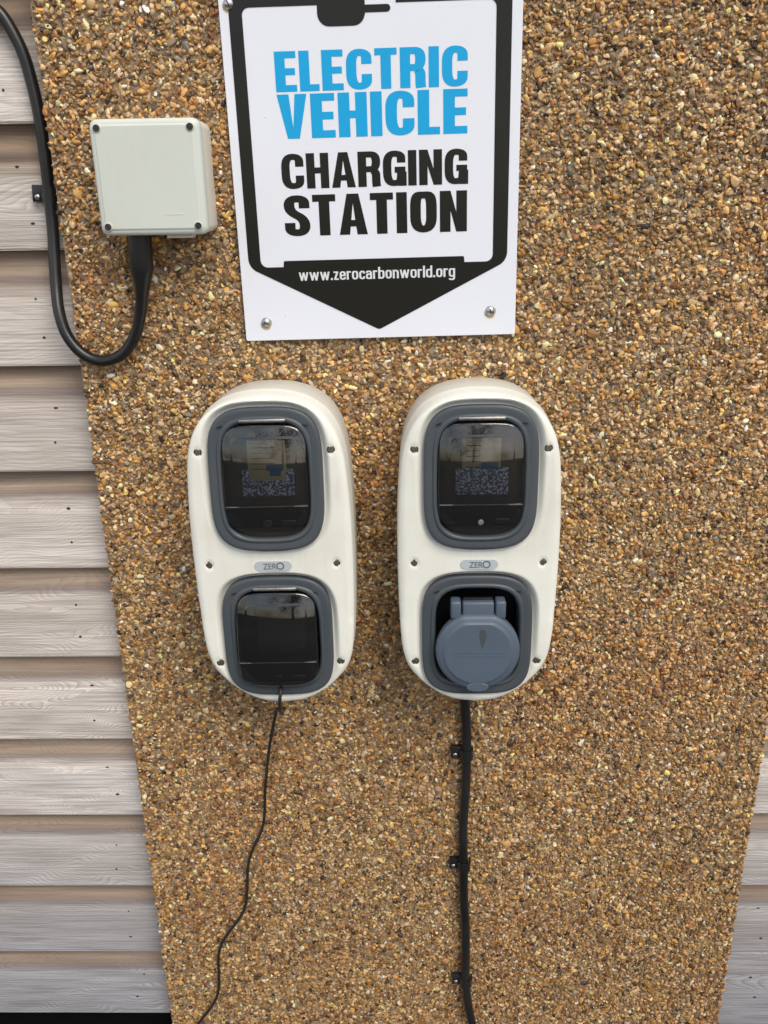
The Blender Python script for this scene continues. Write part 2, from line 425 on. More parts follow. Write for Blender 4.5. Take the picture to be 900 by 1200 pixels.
bv = np.array([v.co[:] for v in bw.verts]); bf = np.array([[v.index for v in f.verts] for f in bw.faces]); bw.free()
allv = np.concatenate([W.reshape(-1, 3), bv]); allf = np.concatenate([(F0[None]+(np.arange(n)*nv)[:, None, None]).reshape(-1, 3), bf+n*nv])
me = bpy.data.meshes.new('gravel_panel')
me.vertices.add(len(allv)); me.vertices.foreach_set('co', allv.astype(np.float32).ravel())
me.loops.add(len(allf)*3); me.loops.foreach_set('vertex_index', allf.astype(np.int32).ravel())
me.polygons.add(len(allf)); me.polygons.foreach_set('loop_start', (np.arange(len(allf))*3).astype(np.int32))
me.polygons.foreach_set('loop_total', np.full(len(allf), 3, np.int32))
mi = np.zeros(len(allf), np.int32); mi[n*nf:] = 1; me.polygons.foreach_set('material_index', mi)
sm = np.repeat(rng.uniform(0, 1, n) > .78, nf); sm = np.concatenate([sm, np.zeros(len(bf), bool)]); me.polygons.foreach_set('use_smooth', sm)
me.update(calc_edges=True)
ca = me.color_attributes.new('stone_colour', 'FLOAT_COLOR', 'POINT')
cc = np.repeat(np.concatenate([col, alpha], 1), nv, axis=0); cc = np.concatenate([cc, np.tile([.2, .15, .1, .5], (len(bv), 1))])
ca.data.foreach_set('color', cc.astype(np.float32).ravel())
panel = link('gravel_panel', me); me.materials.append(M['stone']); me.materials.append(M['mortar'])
tag(panel, 'tall wall panel faced with golden brown exposed gravel, carrying the charging units', 'wall panel')

# ------------------------------------------------------------------ sign
def rpoly(pts, r, seg=6):
    """round the inner points of an open polyline"""
    out = [Vector(pts[0])]
    for i in range(1, len(pts)-1):
        a, b_, c_ = Vector(pts[i-1]), Vector(pts[i]), Vector(pts[i+1])
        p0 = b_+(a-b_).normalized()*min(r, (a-b_).length*.5); p1 = b_+(c_-b_).normalized()*min(r, (c_-b_).length*.5)
        for k in range(seg+1):
            t = k/seg; out.append(p0*(1-t)**2+b_*(2*t*(1-t))+p1*t*t)
    out.append(Vector(pts[-1]))
    return [p for i, p in enumerate(out) if i == 0 or (p-out[i-1]).length > 1e-5]
def ribbon(pts, wx, wy, closed=False):
    n = len(pts); L_, R_ = [], []
    for i, p in enumerate(pts):
        if closed: a, c_ = pts[(i-1) % n], pts[(i+1) % n]
        else: a, c_ = pts[max(i-1, 0)], pts[min(i+1, n-1)]
        d1 = (p-a) if (closed or i > 0) else (c_-p); d2 = (c_-p) if (closed or i < n-1) else (p-a)
        d1, d2 = d1.normalized() if d1.length > 1e-9 else d2.normalized(), d2.normalized() if d2.length > 1e-9 else d1.normalized()
        n1 = Vector((-d1.y, d1.x)); n2 = Vector((-d2.y, d2.x)); nn = (n1+n2).normalized()
        k = 1/max(.5, nn.dot(n1))
        o = Vector((nn.x*wx/2*k, nn.y*wy/2*k)); L_.append(p+o); R_.append(p-o)
    quads = []
    m_ = n if closed else n-1
    for i in range(m_):
        j = (i+1) % n; quads.append([L_[i], L_[j], R_[j], R_[i]])
    return quads
def glyph(ch, sv, sh):
    a, b_ = sv/2, sh/2; r = .30
    w = dict(w=.80, z=.42, e=.50, r=.36, o=.52, c=.48, a=.50, b=.52, n=.50, l=sv, d=.52, g=.52, **{'.': sv}, E=.50, L=.46, C=.60, T=.52, R=.60, I=sv, V=.62, H=.60, A=.64, G=.60, N=.61, S=.58, O=.60)[ch]
    q = []
    S = lambda pts: q.extend(ribbon([Vector(p) for p in pts], sv, sh))
    Rr = lambda pts, rad=r: q.extend(ribbon(rpoly(pts, rad), sv, sh))
    P = lambda pts: q.append([Vector(p) for p in pts])
    if ch in 'EL':
        S([(a, 0), (a, 1)]); S([(sv, b_), (w, b_)])
        if ch == 'E': S([(sv, 1-b_), (w, 1-b_)]); S([(sv, .5), (w-.03, .5)])
    elif ch == 'w': wp = ((.08, .72), (.24, .0), (.40, .70), (.56, .0), (.72, .72)); [q.extend(ribbon([Vector(wp[i]), Vector(wp[i+1])], .155, .0)) for i in range(4)]
    elif ch == 'z': S([(0, .72-b_), (w-.06, .72-b_)]); S([(w-a*1.1, .70), (a*1.1, .03)]); S([(.05, b_), (w, b_)])
    elif ch == 'e': Rr([(sv, .37), (w-a, .37), (w-a, .37), (w-a, .72-b_), (a, .72-b_), (a, b_), (w-a, b_), (w-a, .22)], .2)
    elif ch == 'r': S([(a, 0), (a, .72)]); Rr([(a, .45), (a, .72-b_), (w, .72-b_-.01)], .15)
    elif ch == 'o': Rr([(w/2, .72-b_), (a, .72-b_), (a, b_), (w-a, b_), (w-a, .72-b_), (w/2, .72-b_)], .22)
    elif ch == 'c': Rr([(w-a, .48), (w-a, .72-b_), (a, .72-b_), (a, b_), (w-a, b_), (w-a, .24)], .22)
    elif ch == 'a': Rr([(a, .52), (a, .72-b_), (w-a, .72-b_), (w-a, 0)], .18); Rr([(w-sv, .42), (a, .42), (a, b_), (w-sv, b_)], .12)
    elif ch in 'bdg':
        st = (a if ch == 'b' else w-a); S([(st, 0 if ch != 'g' else .1), (st, 1 if ch != 'g' else .72)])
        Rr([(w/2, .72-b_), (a, .72-b_), (a, b_), (w-a, b_), (w-a, .72-b_), (w/2, .72-b_)], .2)
        if ch == 'g': Rr([(w-a, .12), (w-a, -.22), (a, -.22), (a*1.3, -.12)], .14)
    elif ch == 'n': S([(a, 0), (a, .72)]); Rr([(a, .50), (a, .72-b_), (w-a, .72-b_), (w-a, 0)], .18)
    elif ch == 'l': S([(a, 0), (a, 1)])
    elif ch == '.': S([(a, 0), (a, sv*1.05)])
    elif ch == 'I': S([(a, 0), (a, 1)])
    elif ch == 'T': S([(w/2, 0), (w/2, 1-sh)]); S([(0, 1-b_), (w, 1-b_)])
    elif ch == 'H': S([(a, 0), (a, 1)]); S([(w-a, 0), (w-a, 1)]); S([(sv, .51), (w-sv, .51)])
    elif ch == 'N':
        S([(a, 0), (a, 1)]); S([(w-a, 0), (w-a, 1)])
        P([(sv, 1), (sv*.9, 1), (sv*.9, .62), (w-sv, 0), (w-sv*.9, 0), (w-sv*.9, .38)])
    elif ch == 'V':
        P([(0, 1), (w/2-sv*.52, 0), (w/2, 0), (w/2, .24), (sv*1.03, 1)]); P([(w, 1), (w-sv*1.03, 1), (w/2, .24), (w/2, 0), (w/2+sv*.52, 0)])
    elif ch == 'A':
        P([(0, 0), (sv*.98, 0), (w/2, .78), (w/2, 1), (w/2-sv*.55, 1)]); P([(w, 0), (w/2+sv*.55, 1), (w/2, 1), (w/2, .78), (w-sv*.98, 0)])
        P([(.19, .20), (w-.19, .20), (w-.225, .36), (.225, .36)])
    elif ch == 'C': Rr([(w-a, .63), (w-a, 1-b_), (a, 1-b_), (a, b_), (w-a, b_), (w-a, .38)])
    elif ch == 'G':
        Rr([(w-a, .66), (w-a, 1-b_), (a, 1-b_), (a, b_), (w-a-.03, b_), (w-a, .30), (w-a, .42)]); S([(w*.52, .46), (w, .46)]); S([(w-a*.75, 0), (w-a*.75, .4)])
    elif ch == 'O':
        base_ = rpoly([(w/2, 1-b_), (a, 1-b_), (a, b_), (w-a, b_), (w-a, 1-b_), (w/2, 1-b_)], r); q.extend(ribbon(base_[:-1], sv, sh, True))
    elif ch == 'S': Rr([(w-a, .68), (w-a, 1-b_), (a, 1-b_), (a, .60), (w-a, .42), (w-a, b_), (a, b_), (a, .33)], .26)
    elif ch == 'R':
        S([(a, 0), (a, 1)]); Rr([(sv*.9, 1-b_), (w-a, 1-b_), (w-a, .5), (sv*.9, .5)], .24)
        Rr([(w*.62, .46), (w-a-.005, .42), (w-a-.005, .1), (w-a+.01, 0)], .12)
    return w, q
def word_mesh(text, x0, x1, z0, h, y, sv=.265, sh=.17, gap=.07):
    gl_ = [glyph(c_, sv, sh) for c_ in text]; tot = sum(w for w, _ in gl_)+gap*(len(text)-1)
    k = (x1-x0)/(tot*h); vs, fs = [], []; cx = 0; step = 0
    for w, q in gl_:
        for poly in q:
            step += 1; yy = y-.0000006*step; i0 = len(vs)
            for p in poly: vs.append((x0+(cx+p.x)*h*k, yy, z0+p.y*h))
            fs.append(tuple(range(i0, i0+len(poly))))
        cx += w+gap
    bm = bmesh.new(); bv_ = [bm.verts.new(v) for v in vs]
    for f in fs:
        try: bm.faces.new([bv_[i] for i in f])
        except ValueError: pass
    bmesh.ops.triangulate(bm, faces=bm.faces[:])
    for f in bm.faces:
        f.normal_update()
        if f.normal.y > 0: f.normal_flip()
        f.smooth = False
    me = bpy.data.meshes.new('lettering'); bm.to_mesh(me); bm.free(); return me
def flat_shape(splines, y, ext=.0001):
    """filled 2D outlines (first outer, rest holes) -> mesh standing in the x-z plane"""
    cu = bpy.data.curves.new('c', 'CURVE'); cu.dimensions = '2D'; cu.fill_mode = 'BOTH'; cu.extrude = ext
    for s in splines:
        sp_ = cu.splines.new('POLY'); sp_.points.add(len(s)-1); sp_.use_cyclic_u = True
        for i, p in enumerate(s): sp_.points[i].co = (p[0], p[1], 0, 1)
    o = bpy.data.objects.new('c', cu); me = bpy.data.meshes.new_from_object(o)
    bpy.data.objects.remove(o); bpy.data.curves.remove(cu)
    me.transform(Matrix.Translation((0, y, 0))@Matrix.Rotation(R(90), 4, 'X'))
    for p in me.polygons: p.use_smooth = False
    return me
def text_mesh(s, size, y, bold=0.0, sx=1.0, width=None, spacing=1.0):
    cu = bpy.data.curves.new('t', 'FONT'); cu.body = s; cu.size = size; cu.offset = bold; cu.align_x = 'LEFT'; cu.space_character = spacing
    o = bpy.data.objects.new('t', cu); me = bpy.data.meshes.new_from_object(o)
    bpy.data.objects.remove(o); bpy.data.curves.remove(cu)
    v = np.array([q.co[:] for q in me.vertices]); x0, x1 = v[:, 0].min(), v[:, 0].max()
    k = (width/(x1-x0)) if width else sx
    for q in me.vertices: q.co = ((q.co.x-x0)*k, y, q.co.y)
    for p in me.polygons: p.use_smooth = False
    return me

sign = empty('charging_sign', (-.1765, -.0075, 1.2628), (0, R(-.75), 0))
tag(sign, 'white metal sign reading ELECTRIC VEHICLE CHARGING STATION above the two charging units', 'sign')
SW, SH = .3105, .425
link('sign_plate', plate([(x+SW/2, z+SH/2) for x, z in rrect(SW/2, SH/2, .002, 3)], .0025, .0006, .0015), M['sign'], sign)
def arc(cx, cz, r, t0, t1, n=8): return [(cx+r*math.cos(R(t0+(t1-t0)*i/n)), cz+r*math.sin(R(t0+(t1-t0)*i/n))) for i in range(n+1)]
# arrow shaped border as one outline with a round-cornered opening
ox0, ox1, cxm = .0098, .2995, .1545
outer = [(ox0, .405)]+arc(ox0+.016, .0915, .016, 180, 248, 6)+[(cxm-.006, .0125)]+arc(cxm, .0162, .006, 246, 294, 5)+[(cxm+.006, .0125)]+arc(ox1-.016, .0915, .016, -68, 0, 6)+[(ox1, .405)]
ix0, ix1, iz0, iz1 = .0235, .2835, .0815, .3375
inner = arc(ix0+.008, iz0+.008, .008, 180, 270, 5)+[(.0490, iz0), (.0495, iz0+.0055)]+[(.0505, iz0+.0065), (.2505, iz0+.0065), (.2515, iz0+.0055), (.2520, iz0)]+arc(ix1-.008, iz0+.008, .008, -90, 0, 5) \
    + arc(ix1-.007, iz1-.007, .007, 0, 90, 5)+[(.181, iz1), (.181, .393), (.1495, .393), (.1495, .3365), (.1720, .3365)]+arc(.1720, .3330, .0035, 90, -90, 6)+[(.1495, .3295)] \
    + arc(.1495-.012, .3300, .012, -10, -90, 5)+arc(.1125, .3300, .012, -90, -180, 5)+[(.1005, iz1)]+arc(ix0+.007, iz1-.007, .007, 90, 180, 5)
# inner was listed counter-clockwise from the bottom left
link('border', flat_shape([outer, inner], -.0013), M['sign_black'], sign)
c0 = .0535
for txt, z0, hh, mt, svv in (('ELECTRIC', .2588, .0380, 'sign_blue', .24), ('VEHICLE', .2135, .0430, 'sign_blue', .24), ('CHARGING', .1632, .0355, 'sign_black', .225), ('STATION', .1142, .0425, 'sign_black', .24)):
    link('lettering', word_mesh(txt, c0, .2545, z0, hh, -.00125, sv=svv), M[mt], sign)
for shp in ():
    pass
link('web_address', word_mesh('www.zerocarbonworld.org', .0655, .2415, .0660, .0128, -.0016, sv=.165, sh=.125, gap=.075), M['sign_text_white'], sign)
def screw_head(r=.0056, h=.0038):
    n = 20; rings = []
    for k in range(6):
        t = k/5*R(82); rings.append([(r*math.cos(t)*math.cos(2*math.pi*j/n), -h*math.sin(t), r*math.cos(t)*math.sin(2*math.pi*j/n)) for j in range(n)])
    return loft(rings, cap1=True, autos=60)
sh_me = screw_head()
for x, z in ((.0245, .0205), (.2815, .0270), (.0105, .3415), (.2990, .3440+.05)):
    o = link('screw', sh_me, M['steel'], sign, loc=(x, -.0011, z))
    st = link('rust_mark', flat_shape([[(.0066*math.cos(t/12*2*math.pi)*(1+.12*math.sin(t*2.1)), .0066*math.sin(t/12*2*math.pi)*1.1-.0014) for t in range(12)]], -.0001, .00005), M['rust'], o, loc=(0, .0001, 0))
    bx_ = link('slot', box_mesh(-.0030, .0030, -.0040, -.0034, -.0004, .0004), M['black'], o); bx_.rotation_euler.y = random.uniform(0, 3)

# ------------------------------------------------------------------ junction box
jb = empty('junction_box', (-.2565, -.004, 1.4395))
tag(jb, 'square pale grey electrical junction box with four corner screws left of the sign', 'junction box')
ob = rrect(.0560, .0560, .008, 6)
link('box_body', plate([(x*.985, z*.985) for x, z in rrect(.0565, .0565, .009, 6)], .046, .002, .004), M['box_side'], jb)
# lid: raised panel inside a bevelled rim
def ring_at(o, ins, y, ax=.056): k = 1-ins/ax; return [(x*k, y, z*k) for x, z in o]
lid_r = [ring_at(ob, 0, -.0425), ring_at(ob, -.0004, -.0435), ring_at(ob, -.0004, -.052), ring_at(ob, .0004, -.0545), ring_at(ob, .002, -.0562), ring_at(ob, .0042, -.0567),
         ring_at(ob, .0050, -.0568), ring_at(ob, .0056, -.0575), ring_at(ob, .0068, -.0578)]
link('box_lid', loft(lid_r, True, True, autos=40), M['box_grey'], jb)
cap_me = cyl(.0043, .0012, 20, .0004); 
for x, z in ((-.0475, .0475), (.0475, .0475), (-.0475, -.0475), (.0475, -.0475)):
    o = link('screw', cap_me, M['box_side'], jb, loc=(x, -.0575, z))
    link('screw_well', cyl(.0036, .0004, 20, .0001), M['ink'], o, loc=(0, -.0011, 0))
    s_ = link('screw_drive', box_mesh(-.0024, .0024, -.0004, 0, -.0005, .0005), M['black'], o, loc=(0, -.0014, 0)); s_.rotation_euler.y = random.uniform(0, 3)
link('moulded_mark', box_mesh(.014, .034, -.0581, -.0577, -.0362, -.0356), M['box_side'], jb)
link('drain_lug', box_mesh(.010, .038, -.046, -.030, -.0600, -.0550, bev=.001), M['box_side'], jb)

# ------------------------------------------------------------------ supply cable loop
pts = [(-.60, .0185, 1.64), (-.50, .0185, 1.634), (-.450, .0185, 1.622), (-.427, .0185, 1.611), (-.417, .0185, 1.605), (-.408, .0185, 1.590), (-.399, .0185, 1.567), (-.394, .0185, 1.538), (-.391, .0185, 1.503), (-.391, .0185, 1.464), (-.3925, .0185, 1.425), (-.3935, .017, 1.387), (-.3945, .012, 1.357), (-.394, .004, 1.326),
       (-.391, -.006, 1.298), (-.383, -.012, 1.272), (-.367, -.0145, 1.2515), (-.346, -.015, 1.243), (-.322, -.016, 1.250), (-.304, -.017, 1.270), (-.293, -.020, 1.297), (-.287, -.024, 1.322), (-.284, -.027, 1.342), (-.283, -.029, 1.362), (-.2815, -.029, 1.3845)]
cp = catmull(pts, 10)
cab = link('supply_cable', tube(cp, lambda t: .0066), M['rubber'])
tag(cab, 'thick black cable looping from timber wall up into the pale junction box', 'cable')
bt = [p for p in cp if p.x > -.296 and p.z < 1.386 and p.x > -.30 and p.z > 1.300]
link('shrink_sleeve', tube(bt, lambda t: (.0070+.0062*min(1, max(0, (t-.12)/.42))**1.3, .0070+.0045*min(1, max(0, (t-.12)/.42)))), M['rubber'], cab)

def clip_thing(loc, cr, label, tilt=0.0, cat='cable clip', grp='black cable clips with one screw', side=-1):
    """one-hole P clip: a strap bent over the cable (at local x 0, distance cr from the surface) with a screwed ear to the left"""
    o = empty('cable_clip', loc, (0, tilt, 0)); tag(o, label, cat, grp)
    w = .0080; pr = []
    rr = cr+.0008
    for k in range(0, 11):
        t = R(-20+200*k/10); pr.append((rr*math.cos(t), -cr-rr*math.sin(t)))
    pr = [(cr+.0004, -.0004)]+pr[1:]+[(-cr-.0016, -.0060), (-cr-.0125, -.0058)]
    th = .0016; outr, inn = [], []
    for i, p in enumerate(pr):
        a = pr[max(i-1, 0)]; c_ = pr[min(i+1, len(pr)-1)]; d = Vector((c_[0]-a[0], c_[1]-a[1])).normalized(); nn = Vector((d.y, -d.x))
        outr.append((p[0]+nn.x*th*.5, p[1]+nn.y*th*.5)); inn.append((p[0]-nn.x*th*.5, p[1]-nn.y*th*.5))
    sec = outr+inn[::-1]
    link('strap', loft([[(x, y, z) for x, y in sec] for z in (-w, -w+.0006, w-.0006, w)], True, True, autos=30), M['black'], o)
    link('ear', box_mesh(-cr-.0135, -cr+.002, -.0070, .0004, -.0084, .0100, bev=.0012), M['black'], o)
    s_ = link('screw', screw_head(.0032, .0016), M['steel'], o, loc=(-cr-.0075, -.0069, -.0030))
    link('slot', box_mesh(-.0014, .0014, -.0016, -.0012, -.0003, .0003), M['black'], s_)
    return o
clip_thing((-.3925, .0285, 1.425), .0074, 'black clip screwed to timber board, holding the looping supply cable', R(4))

# ------------------------------------------------------------------ charging units
HWT = [(183, 0), (182, 18), (178.5, 36), (171, 54), (158, 70), (138, 82), (112, 89), (80, 92), (40, 94), (-10, 94.5), (-50, 94), (-85, 93), (-115, 91.5), (-138, 88.5), (-157, 82), (-174, 69), (-190, 51), (-202, 27), (-206, 0)]
def unit_outline():
    h = catmull([(x, 0, z) for z, x in HWT], 8); right = [(p.x/1000, p.z/1000) for p in h]
    full = right+[(-x, z) for x, z in right[-2:0:-1]]
    # resample evenly
    P = [Vector(p) for p in full]; L = [0]
    for i in range(len(P)): L.append(L[-1]+(P[(i+1) % len(P)]-P[i]).length)
    n = 288; out = []
    j = 0
    for k in range(n):
        s = L[-1]*k/n
        while L[j+1] < s: j += 1
        t = (s-L[j])/max(1e-9, L[j+1]-L[j]); out.append(tuple(P[j].lerp(P[(j+1) % len(P)], t)))
    return out
UO = unit_outline(); CZ = -.008
def uring(k, y, ins=0.0):
    """outline scaled by k about the centre then inset"""
    r = []
    for x, z in UO:
        dx, dz = x*k, (z-CZ)*k; l = math.hypot(dx, dz)
        # inset along an approximate normal
        nx, nz = dx/.092, dz/.186; ln = math.hypot(nx, nz) or 1
        r.append((dx-nx/ln*ins, y, CZ+dz-nz/ln*ins))
    return r
UP_C, UP_A, UP_B = .0855, .0630, .0815
LO_C, LO_A, LO_B = -.1095, .0645, .0765
SCREWS = [(-.073, .119), (.073, .119), (-.073, -.016), (.073, -.016), (-.0725, -.144), (.0725, -.144)]
FRONT = .104
def cover_h(x, z, d):
    Rb = .010 if z > -.09 else .008
    h = FRONT
    if d < Rb: h -= Rb*.66*(1-math.sqrt(max(0, 1-((Rb-d)/Rb)**2)))
    # gently crowned face
    h -= .012*(x/.09)**2*.2
    for cz, a, b_ in ((UP_C, UP_A, UP_B), (LO_C, LO_A, LO_B)):
        f = (abs(x/a)**3.0+abs((z-cz)/b_)**4)**(1/3.1); dd = (f-1)*a
        wdt = .0085
        if dd < wdt:
            t = max(0, min(1, (wdt-dd)/wdt)); h -= max(.003, min(.0125, .0068+.07*(z-cz)))*t*t*(3-2*t)
        if dd < -.004: h -= min(.040, (-.004-dd)/.0025*.040)
    for sx_, sz_ in SCREWS:
        q = math.hypot(x-sx_, z-sz_)
        if q < .0062: t = max(0, min(1, (.0062-q)/.0022)); h -= .0012*t*t*(3-2*t)
    return h
def cover_mesh():
    K = 74; vs = [(0, -cover_h(0, CZ, 1), CZ)]; fs = []; n = len(UO)
    ss = [1-(1-i/K)**1.25 for i in range(1, K+1)]
    base = uring(.975, 0)
    for s in ss:
        for (x, y, z) in base:
            d = (1-s)*min(math.hypot(x, z-CZ), .12)*.95
            px, pz = x*s, CZ+(z-CZ)*s
            vs.append((px, -cover_h(px, pz, d), pz))
    for j in range(n): fs.append((0, 1+j, 1+(j+1) % n))
    for i in range(K-1):
        for j in range(n):
            k = (j+1) % n; a = 1+i*n
            fs.append((a+j, a+n+j, a+n+k, a+k))
    off_ = len(vs)
    for kk, y in ((.978, -.080), (.982, -.066), (.984, -.0635)):
        r = uring(kk, y); a = len(vs)-n; vs += r
        for j in range(n): k = (j+1) % n; fs.append((a+j, a+n+j, a+n+k, a+k))
    bm = bmesh.new(); bv_ = [bm.verts.new(v) for v in vs]
    for f in fs: bm.faces.new([bv_[i] for i in f])
    return bm_mesh(bm, True, 60)
COVER = cover_mesh()
BACK = loft([uring(.965, 0), uring(.972, -.004), uring(.976, -.058), uring(.970, -.0615), uring(.955, -.0615), uring(.955, -.068)], True, True, autos=40)

def frame_mesh(a, b_):
    prof_ = [(0, -.0065), (0, .0006), (.0005, .0018), (.0016, .0025), (.0040, .0028), (.0088, .0022), (.0096, .0022), (.0104, .0034), (.0114, .0040), (.0132, .0040), (.0146, .0030), (.0154, .0010), (.0160, -.003), (.0168, -.012)]
    rings = [[(x, -h_, z) for x, z in superell(a-o_, b_-o_, 3.3, 4.4)] for o_, h_ in prof_]
    return loft(rings, autos=42)
def glass_mesh(a, b_, bulge, wa, wz0, wz1):
    """lid shell: shallow dome with a raised rounded window"""
    K = 84; o = superell(a, b_, 4.2, 6.5, 240); n = len(o); vs, fs = [], []
    def hh(x, z):
        h_ = bulge*(1-.5*(x/a)**2-.5*(z/b_)**2)
        dx = abs(x)-wa+.006; dz = max(z-wz1+.006, wz0-z+.006)
        sd = math.hypot(max(dx, 0), max(dz, 0))+min(max(dx, dz), 0)-.006
        t = max(0, min(1, (-sd+.0003)/.0014)); return h_+.0004*t*t*(3-2*t)
    vs.append((0, -hh(0, 0), 0))
    for i in range(1, K+1):
        s = i/K
        for x, z in o: vs.append((x*s, -hh(x*s, z*s)+(0 if s < .97 else .0015*(s-.97)/.03), z*s))
    for x, z in o: vs.append((x, .003, z))
    for j in range(n): fs.append((0, 1+j, 1+(j+1) % n))
    for i in range(K):
        a_ = 1+i*n
        for j in range(n): k = (j+1) % n; fs.append((a_+j, a_+n+j, a_+n+k, a_+k))
    bm = bmesh.new(); bv_ = [bm.verts.new(v) for v in vs]
    for f in fs: bm.faces.new([bv_[i] for i in f])
    return bm_mesh(bm, True, 60)

FR_U, FR_L = frame_mesh(UP_A, UP_B), frame_mesh(LO_A, LO_B)
SCREW_ME = cyl(.0033, .0012, 20, .0003)
def unit(x0, z0, label, right):
    u = empty('charging_unit', (x0, -.006, z0), (0, R(0 if right else -.65), 0)); tag(u, label, 'charging unit', 'cream double charging units on the gravel panel')
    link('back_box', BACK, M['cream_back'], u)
    fc = link('front_cover', COVER, M['cream'], u)
    for sx_, sz_ in SCREWS:
        yy = -cover_h(sx_, sz_, 1)
        o = link('screw', SCREW_ME, M['screw_dull'], fc, loc=(sx_, yy+.0004, sz_)); 
        o2 = link('screw_hole', plate([(.0046*math.cos(t*math.pi/10), .0046*math.sin(t*math.pi/10)) for t in range(20)], .0003, .0001), M['dirt'], fc, loc=(sx_, yy+.0002, sz_))
    # brand plaque
    pq = link('name_plaque', plate(rrect(.0215, .0062, .0060, 8), .0012, .0004), M['plaque'], u, loc=(.0005, -cover_h(0, -.0165, 1)+.0004, -.0170))
    link('lettering', text_mesh('ZER', .0105, -.0015, bold=.00012, width=.0155), M['ink_soft'], pq, loc=(-.0115, 0, -.0038))
    oo = [[(.0047*math.cos(t*math.pi/12), .0047*math.sin(t*math.pi/12)) for t in range(24)], [(.0031*math.cos(t*math.pi/12), .0031*math.sin(t*math.pi/12)) for t in range(24)]]
    link('round_mark', flat_shape(oo, -.0014, .0001), M['ink_soft'], pq, loc=(.0082, 0, 0))
    for which, cz, a, b_ in (('up', UP_C, UP_A, UP_B), ('lo', LO_C, LO_A, LO_B)):
        tilt = R(-5.0) if which == 'up' else R(-3.0)
        hold = empty('socket_unit', (0, -FRONT+.0015, cz), (tilt, 0, 0)); hold.parent = u
        fo = link('socket_frame', FR_U if which == 'up' else FR_L, M['slate'], hold)
        # dark well behind
        link('recess', plate(superell(a-.0155, b_-.0155, 3.3, 4.4, 80), .002, .0005, .0325), M['lid_black'], hold)
        wl = [[(x, y, z) for x, z in superell(a-.0165, b_-.0165, 3.3, 4.4, 80)] for y in (.008, .031)]
        link('recess_wall', loft(wl), M['lid_black'], hold)
        if which == 'up':
            link('dirt_seam', plate([(x*.95, z*.985-.0040) for x, z in superell(a-.001, b_, 2.9, 3.4, 100)], .001, .0003, .0066), M['dirt'], hold)
        for s_ in (-1, 1):
            link('notch', box_mesh(-.003, .003, -.0050, -.0040, -.0007, .0007, bev=.0003, seg=1), M['black'], hold, loc=(s_*a*.74, .0003, b_*.755)).rotation_euler.y = R(18*s_)
        if which == 'lo' and right:
            make_cap(hold); continue
        ajar = R(-1.0) if which == 'up' else R(-6.5)
        if which == 'up':
            lid = empty('lid', (0, 0, b_-.018), (ajar, 0, 0))
        else:
            lid = empty('lid', (0, 0, b_-.018), (ajar, 0, 0))
        lid.parent = hold
        hz = .0645 if which == 'up' else .0615
        gm = glass_mesh(.0470, hz-.004, .0085, .0355, -.022 if which == 'up' else -.018, hz-.018)
        link('lid_window', gm, M['smoke'], lid, loc=(0, -.0012, -hz+.0035))
        link('hinge_pin', box_mesh(-.0255, .0255, -.0058, -.0005, -.0020, .0022, bev=.0014), M['pin'], lid, loc=(0, -.0005, .0035))
        link('lid_base', plate(rrect(.0440, .0105, .0085, 6), .0030, .001), M['lid_black'], lid, loc=(0, -.0022, -2*hz+.0155+.0085))
        link('lid_lip', box_mesh(-.0455, .0455, -.0006, .0006, -.0005, .0005), M['pin'], lid, loc=(0, -.0062, -2*hz+.0375))
        lock = link('lock_screw', cyl(.0052, .0026, 24, .0008), M['pin'] if right else M['lid_black'], lid, loc=(0, -.0052, -2*hz+.0175))
        lock.scale = (.62, 1, .62) if right else (1, 1, 1)
        link('finger_tab', plate(rrect(.0085, .0036, .0030, 6), .0022, .0008), M['lid_black'], lid, loc=(.0235, -.0048, -2*hz+.0180))
        # contents behind the lid
        if which == 'up':
            br = link('breaker', box_mesh(-.0205, .0225, .0045, .030, -.0020 if not right else .010, .0440, bev=.0012), M['breaker'], hold)
            for k in range(5):
                link('printed_line', box_mesh(-.016, -.016+random.uniform(.012, .026), .0041, .0044, -.0004, .0004), M['ink'], hold, loc=(0, 0, .036-.006*k+.000))
            link('toggle', box_mesh(.0010, .0190, -.0005, .0045, -.0030, .0030, bev=.001), M['toggle'], hold, loc=(0, 0, .0140))
            link('toggle_base', box_mesh(.004, .0160, .002, .0044, -.0095, .0, bev=.0008), M['toggle'], hold, loc=(0, 0, .0140))
            link('speckled_label', plate(rrect(.0290, .0152, .0015, 3), .0006, .0002), M['speckle'], hold, loc=(.0015, .0025 if right else .0052, -.0035))
        else:
            link('socket_face', plate(rrect(.030, .032, .010, 6), .006, .002), M['black'], hold, loc=(0, .028, .002))
    return u
